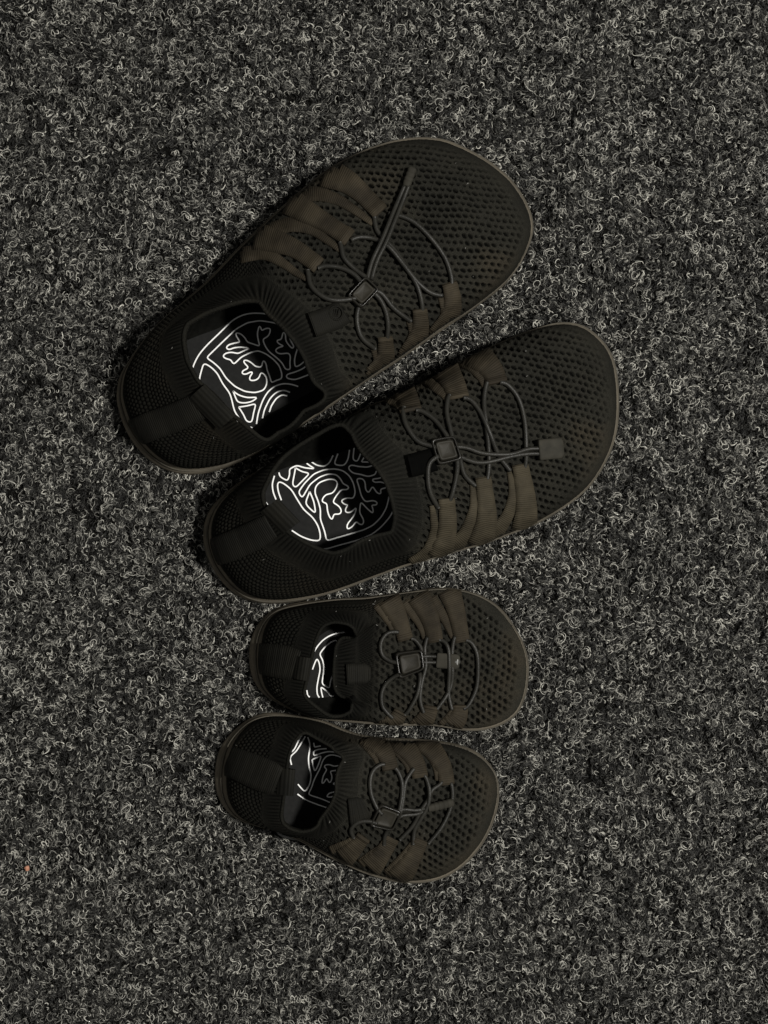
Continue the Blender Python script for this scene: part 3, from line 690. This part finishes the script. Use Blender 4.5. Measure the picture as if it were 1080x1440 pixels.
    for i, (a, zz) in enumerate(prof):
        for j in range(mtab):
            V[i, j] = e0 + (e1 - e0) * j / (mtab - 1) + dv2 * a + np.array([0, 0, zz + 0.0006 * math.sin(math.pi * j / (mtab - 1))])
            UV[i, j] = (i * 0.0017, j / (mtab - 1))
    thick = 0.0009
    v, q = mesh_grid(V); V2 = V.copy(); V2[..., 2] -= thick; V2 -= dv2 * 0.0006
    mb = MB(); mb.add(v, q, None, UV.reshape(-1, 2))
    mb.build('pull_tab', M_TAB, root, root)
    # --- tongue tab
    tp, tmat, temb = ttab
    to = ribbon('tongue_tab', tp, tmat, root, (0.0010, 0.0042 * K), n=16, m=6)
    if temb:
        (ex, ey, er) = temb
        mb = MB(); cA3, nA = drape(ex, ey, 0.0022)
        th = np.linspace(0, 2 * np.pi, 25)
        u_ = np.cross(nA, [0, 1, 0]); u_ /= np.linalg.norm(u_); w2 = np.cross(nA, u_)
        tube(mb, np.array([cA3 + er * S * (math.cos(x) * u_ + math.sin(x) * w2) for x in th]), 0.0006, 6)
        for k_ in (-0.35, 0.0, 0.35):
            tube(mb, np.array([cA3 + er * S * (k_ * u_ + y_ * w2 + 0.25 * y_ * u_) for y_ in np.linspace(-.55, .55, 6)]), 0.00045, 6)
        mb.build('emblem', M_TAB, to, root)
    # --- a little lint caught on the fabric
    mb = MB(); rl = np.random.default_rng(int(outline[0][0]) + 5)
    cenp = np.mean(outline, 0)
    for _ in range(16):
        k0 = rl.integers(0, len(outline)); q0 = cenp + (np.array(outline[k0]) - cenp) * rl.uniform(.35, .92)
        a0 = rl.uniform(0, 6.28); ln_ = rl.uniform(1.0, 3.2); cv_ = rl.uniform(-1.5, 1.5)
        pts_ = []
        for t_ in np.linspace(0, 1, 5):
            q0 = q0 + ln_ / 4 * np.array([math.cos(a0 + cv_ * t_), math.sin(a0 + cv_ * t_)]); pts_.append(drape(q0[0], q0[1], 0.0005)[0])
        pts_ = np.array(pts_)
        if np.ptp(pts_[:, 2]) > 0.004: continue
        tube(mb, pts_, rl.uniform(0.00008, 0.00016), 4)
    lint = mb.build('lint', M_LINT, root, root); lint['kind'] = 'stuff'
    return root, o

for c_, s_ in ((c2, 2.4545), (c4, 2.769), (c6, 4.1538), (c8, 4.1538)): c_.sc = s_
outs = []
INS1 = [(330,340),(430,298),(520,268),(600,212),(700,180),(850,220),(1000,360),(1050,480),(980,540),(860,605),(760,655),(700,692),(670,745),(560,760),(420,660),(340,500)]
INS2 = [(330,340),(370,280),(440,250),(480,240),(560,230),(640,200),(740,160),(840,170),(930,290),(960,430),(950,560),(870,600),(740,650),(650,685),(560,680),(440,630),(330,500),(300,400)]
INS3 = [(400,800),(420,700),(450,560),(510,430),(600,370),(700,360),(860,400),(900,500),(900,700),(860,800),(640,830),(560,840),(440,840)]
INS4 = [(470,840),(460,640),(490,420),(530,300),(600,190),(680,175),(800,260),(930,340),(960,500),(930,700),(850,850),(640,885),(530,870)]
c1 = crop(150, 380, 3.2727); c3_ = crop(270, 580, 3.2727); c5 = crop(340, 810, 4.909); c7 = crop(290, 990, 4.6957)
outs.append(build_shoe('large left black mesh shoe whose ribbed cord end points diagonally across its toe', OUT1, RIM1, LM1, LOGO1, 1, c2, STR1, LACE1, CORD1, BUC1, END1,
    [(186,610,38),(215,598,40),(250,585,40),(282,570,38),(290,566,36)], ((288,541),(331,585),(.78,-.62),0.013),
    ([(x,y,w/2.4545) for x,y,w in c2([(352,632,86),(320,652,86),(280,668,80),(240,682,78)])], M_TAB, c2([(322,640)])[0] + (9.0,)), 0.00145, 1100, 236, 0.0024, c1(INS1), 72))
outs.append(build_shoe('large right black mesh shoe with flat square cord end, lying against the small left shoe', OUT2, RIM2, LM2, LOGO2, 1, c4, STR2, LACE2, CORD2, BUC2, END2,
    [(298,778,38),(325,768,40),(352,756,40),(370,746,38),(382,739,34)], ((390,702),(421,734),(.80,-.58),0.013),
    ([(x,y,w/2.769) for x,y,w in c4([(306,570,92),(285,577,90),(245,588,86),(205,598,82)])], M_TABSHADE, None), 0.00145, 1100, 236, 0.0024, c3_(INS2), 70, None, True))
outs.append(build_shoe('small left black mesh shoe with pale-tipped cord end and tongue pushed back into its opening', OUT3, RIM3, LM3, LOGO3, 0.62, c6, STR3, LACE3, CORD3, BUC3, END3,
    [(360,924,40),(380,928,44),(400,931,46),(412,934,44),(419,936,40)], ((436,925),(431,957),(1,.10),0.009),
    ([(x,y,w/4.909) for x,y,w in c5([(890,676,90),(850,675,140),(790,675,146),(724,678,146)])], M_TAB, None), 0.00130, 720, 150, 0.0021, c5(INS3), 31, c5([(555,640)])[0]))
outs.append(build_shoe('small right black mesh shoe with dark ribbed cord end tucked under its laces', OUT4, RIM4, LM4, LOGO4, 0.62, c8, STR4, LACE4, CORD4, BUC4, END4,
    [(322,1070,40),(345,1079,44),(365,1087,46),(382,1094,44),(392,1098,38)], ((414,1082),(411,1119),(1,.05),0.011),
    ([(x,y,w/4.1538) for x,y,w in c8([(232,478,120),(205,490,150),(165,500,160),(130,505,160)])], M_TAB, None), 0.00130, 720, 150, 0.0021, c7(INS4), 66))

# ------------------------------------------------------------------ carpet
def mat_fibre():
    m, nt, b = new_mat('carpet_fibre')
    at = node(nt, 'ShaderNodeAttribute', attribute_name='shade')
    cr = node(nt, 'ShaderNodeValToRGB'); els = cr.color_ramp.elements
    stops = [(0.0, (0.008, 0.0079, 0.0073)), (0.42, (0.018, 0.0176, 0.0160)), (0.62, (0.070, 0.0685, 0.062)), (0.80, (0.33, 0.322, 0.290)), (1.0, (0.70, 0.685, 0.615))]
    while len(els) < len(stops): els.new(0.5)
    for e, (p, c) in zip(els, stops): e.position = p; e.color = (*c, 1)
    nt.links.new(at.outputs['Fac'], cr.inputs['Fac'])
    oi = node(nt, 'ShaderNodeObjectInfo')
    mr = node(nt, 'ShaderNodeMapRange'); mr.inputs[3].default_value = 0.75; mr.inputs[4].default_value = 1.25
    nt.links.new(oi.outputs['Random'], mr.inputs[0])
    mul = node(nt, 'ShaderNodeMix', data_type='RGBA', blend_type='MULTIPLY'); mul.inputs['Factor'].default_value = 1
    nt.links.new(cr.outputs['Color'], mul.inputs['A']); nt.links.new(mr.outputs[0], mul.inputs['B'])
    nt.links.new(mul.outputs['Result'], b.inputs['Base Color'])
    b.inputs['Roughness'].default_value = 0.45; b.inputs['Specular IOR Level'].default_value = 0.35
    return m
M_FIBRE = mat_fibre()
M_BACK = mat_plain('carpet_backing', (0.003, 0.003, 0.0027), (0.008, 0.0078, 0.007), 0.95, 0.0, 260, 1.0, 500)

g = np.linspace(-1.6, 1.6, 9)
V = np.stack(np.meshgrid(g, g, indexing='ij') + [np.zeros((9, 9))], -1)
v, q = mesh_grid(V)
carpet = add_obj('carpet', make_mesh('carpet', v, q, M_BACK))
carpet['kind'] = 'structure'; carpet['label'] = 'dark grey looped carpet under the shoes'

def fibre_patch(seed, size=0.020, n_low=34, n_top=42):
    r = np.random.default_rng(seed); VV, QQ, SH = [], [], []; n0 = 0
    sides = 3; seg = 10
    for ti in range(n_low + n_top):
        low = ti < n_low
        cx, cy = r.uniform(-size / 2, size / 2, 2)
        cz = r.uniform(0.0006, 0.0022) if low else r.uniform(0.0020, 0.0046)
        rad = r.uniform(0.0007, 0.0024); a0 = r.uniform(0, 2 * np.pi); arc = r.uniform(1.5, 5.2) * r.choice([-1, 1])
        tl = r.uniform(0, 2 * np.pi); tilt = abs(r.normal(0, 0.5)); lift = r.uniform(-0.0012, 0.0012)
        tone = r.random()
        for k in range(r.integers(1, 4)):
            t = np.linspace(0, 1, seg); an = a0 + arc * t * r.uniform(.75, 1.05) + r.normal(0, .15)
            rk = rad * (1 + 0.30 * k) * (1 + 0.28 * np.sin(t * r.uniform(3, 9) + r.uniform(0, 6)))
            p = np.stack([rk * np.cos(an), rk * np.sin(an) * r.uniform(.4, 1.0), lift * t], 1)
            kx, ky = math.cos(tl), math.sin(tl); ct, s2 = math.cos(tilt), math.sin(tilt)
            dot = p[:, 0] * kx + p[:, 1] * ky; per_ = -p[:, 0] * ky + p[:, 1] * kx
            px_ = dot * kx - per_ * ct * ky; py_ = dot * ky + per_ * ct * kx; pz_ = per_ * s2 + p[:, 2]
            p = np.stack([px_ + cx, py_ + cy, pz_ + cz + r.normal(0, .0004)], 1)
            ends = (2 * np.abs(t - .5)) ** 6; p[:, 2] -= ends * 0.0018
            p[:, 2] = np.clip(p[:, 2], 0.0004, 0.0056)
            rd = r.uniform(0.00011, 0.00022) * (1 - 0.35 * ends) * (1.5 if low else 1)
            T = np.gradient(p, axis=0); T /= np.linalg.norm(T, axis=1)[:, None] + 1e-9
            A = np.cross(T, [0, 0, 1.0]); A /= np.linalg.norm(A, axis=1)[:, None] + 1e-9; B = np.cross(A, T)
            th = np.linspace(0, 2 * np.pi, sides, endpoint=False) + np.pi / 2
            V = p[:, None] + rd[:, None, None] * (np.cos(th)[None, :, None] * A[:, None] + np.sin(th)[None, :, None] * B[:, None])
            v, q = mesh_grid(V, False, True); VV.append(v); QQ.append(q + n0); n0 += len(v)
            sh = r.uniform(0, .45) if low else np.clip(tone * 0.5 + r.uniform(-.02, .64), 0, 1)  # low fibres darker: shade deep in the pile put into their colour
            SH.append(np.full(len(v), sh))
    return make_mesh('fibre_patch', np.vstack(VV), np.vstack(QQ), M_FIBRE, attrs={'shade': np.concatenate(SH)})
src = bpy.data.collections.new('fibre_patches')
for i in range(20):
    o_ = bpy.data.objects.new('fibre_patch', fibre_patch(100 + i)); src.objects.link(o_)

W2, H2, sp = 0.85, 0.95, 0.0105
gx, gy = np.meshgrid(np.arange(-W2, W2, sp), np.arange(-H2, H2, sp), indexing='ij')
pts = np.stack([gx.ravel(), gy.ravel()], 1) + rng.uniform(-0.45 * sp, 0.45 * sp, (gx.size, 2))
def inside(poly, p):
    x, y = p[:, 0], p[:, 1]; c = np.zeros(len(p), bool); n = len(poly); j = n - 1
    for i in range(n):
        xi, yi = poly[i]; xj, yj = poly[j]
        m = ((yi > y) != (yj > y)); c ^= m & (x < (xj - xi) * (y - yi) / (yj - yi + 1e-15) + xi); j = i
    return c
keep = np.ones(len(pts), bool)
for _, o in outs:
    w = Pv(o[::12], 0)[:, :2]; c = w.mean(0); d_ = w - c
    w_in = c + d_ * (1 - 0.013 / np.linalg.norm(d_, axis=1))[:, None]
    keep &= ~inside(w_in, pts)
pts = pts[keep]
me = bpy.data.meshes.new('carpet_pile'); me.vertices.add(len(pts))
me.vertices.foreach_set('co', np.c_[pts, np.zeros(len(pts))].astype(np.float32).ravel()); me.update()
pile = bpy.data.objects.new('carpet_pile', me); COL.objects.link(pile)
pile['kind'] = 'stuff'; pile['label'] = 'curly grey and black looped pile of the carpet'; pile['category'] = 'carpet pile'
ng = bpy.data.node_groups.new('pile', 'GeometryNodeTree')
ng.interface.new_socket('Geometry', in_out='INPUT', socket_type='NodeSocketGeometry')
ng.interface.new_socket('Geometry', in_out='OUTPUT', socket_type='NodeSocketGeometry')
gi = ng.nodes.new('NodeGroupInput'); go = ng.nodes.new('NodeGroupOutput')
m2p = ng.nodes.new('GeometryNodeMeshToPoints'); iop = ng.nodes.new('GeometryNodeInstanceOnPoints')
ci = ng.nodes.new('GeometryNodeCollectionInfo'); ci.inputs['Collection'].default_value = src
ci.inputs['Separate Children'].default_value = True; ci.inputs['Reset Children'].default_value = True
ri = ng.nodes.new('FunctionNodeRandomValue'); ri.data_type = 'INT'; ri.inputs['Min'].default_value = 0 if 'Min' in ri.inputs else 0
for s_ in ri.inputs:
    if s_.type == 'INT' and s_.name == 'Min': s_.default_value = 0
    if s_.type == 'INT' and s_.name == 'Max': s_.default_value = 19
    if s_.name == 'Seed': s_.default_value = 3
rr_ = ng.nodes.new('FunctionNodeRandomValue'); rr_.data_type = 'FLOAT_VECTOR'
for s_ in rr_.inputs:
    if s_.type == 'VECTOR' and s_.name == 'Min': s_.default_value = (0, 0, 0)
    if s_.type == 'VECTOR' and s_.name == 'Max': s_.default_value = (0, 0, 6.2832)
    if s_.name == 'Seed': s_.default_value = 11
ng.links.new(gi.outputs[0], m2p.inputs['Mesh']); ng.links.new(m2p.outputs[0], iop.inputs['Points'])
ng.links.new(ci.outputs[0], iop.inputs['Instance']); iop.inputs['Pick Instance'].default_value = True
ng.links.new([s for s in ri.outputs if s.type == 'INT' and s.enabled][0], iop.inputs['Instance Index'])
ng.links.new([s for s in rr_.outputs if s.type == 'VECTOR' and s.enabled][0], iop.inputs['Rotation'])
ng.links.new(iop.outputs[0], go.inputs[0])
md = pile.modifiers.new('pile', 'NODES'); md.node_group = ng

# ------------------------------------------------------------------ crumb
cv = P(38, 1221, 0.0060)
th = np.linspace(0, 2 * np.pi, 14, endpoint=False); fi = np.linspace(-np.pi / 2, np.pi / 2, 9)
V = np.zeros((14, 9, 3))
for i in range(14):
    for j in range(9):
        r_ = 0.0016 * (1 + 0.16 * math.sin(3 * th[i] + 1.2 * j) + 0.10 * math.sin(5 * th[i] + j))
        V[i, j] = cv + r_ * np.array([math.cos(fi[j]) * math.cos(th[i]), 1.05 * math.cos(fi[j]) * math.sin(th[i]), 0.8 * math.sin(fi[j])])
v, q = mesh_grid(V, True, False)
cr_o = add_obj('crumb', make_mesh('crumb', v, q, M_CRUMB))
cr_o['label'] = 'tiny orange-pink crumb lying on the dark carpet pile'; cr_o['category'] = 'crumb'
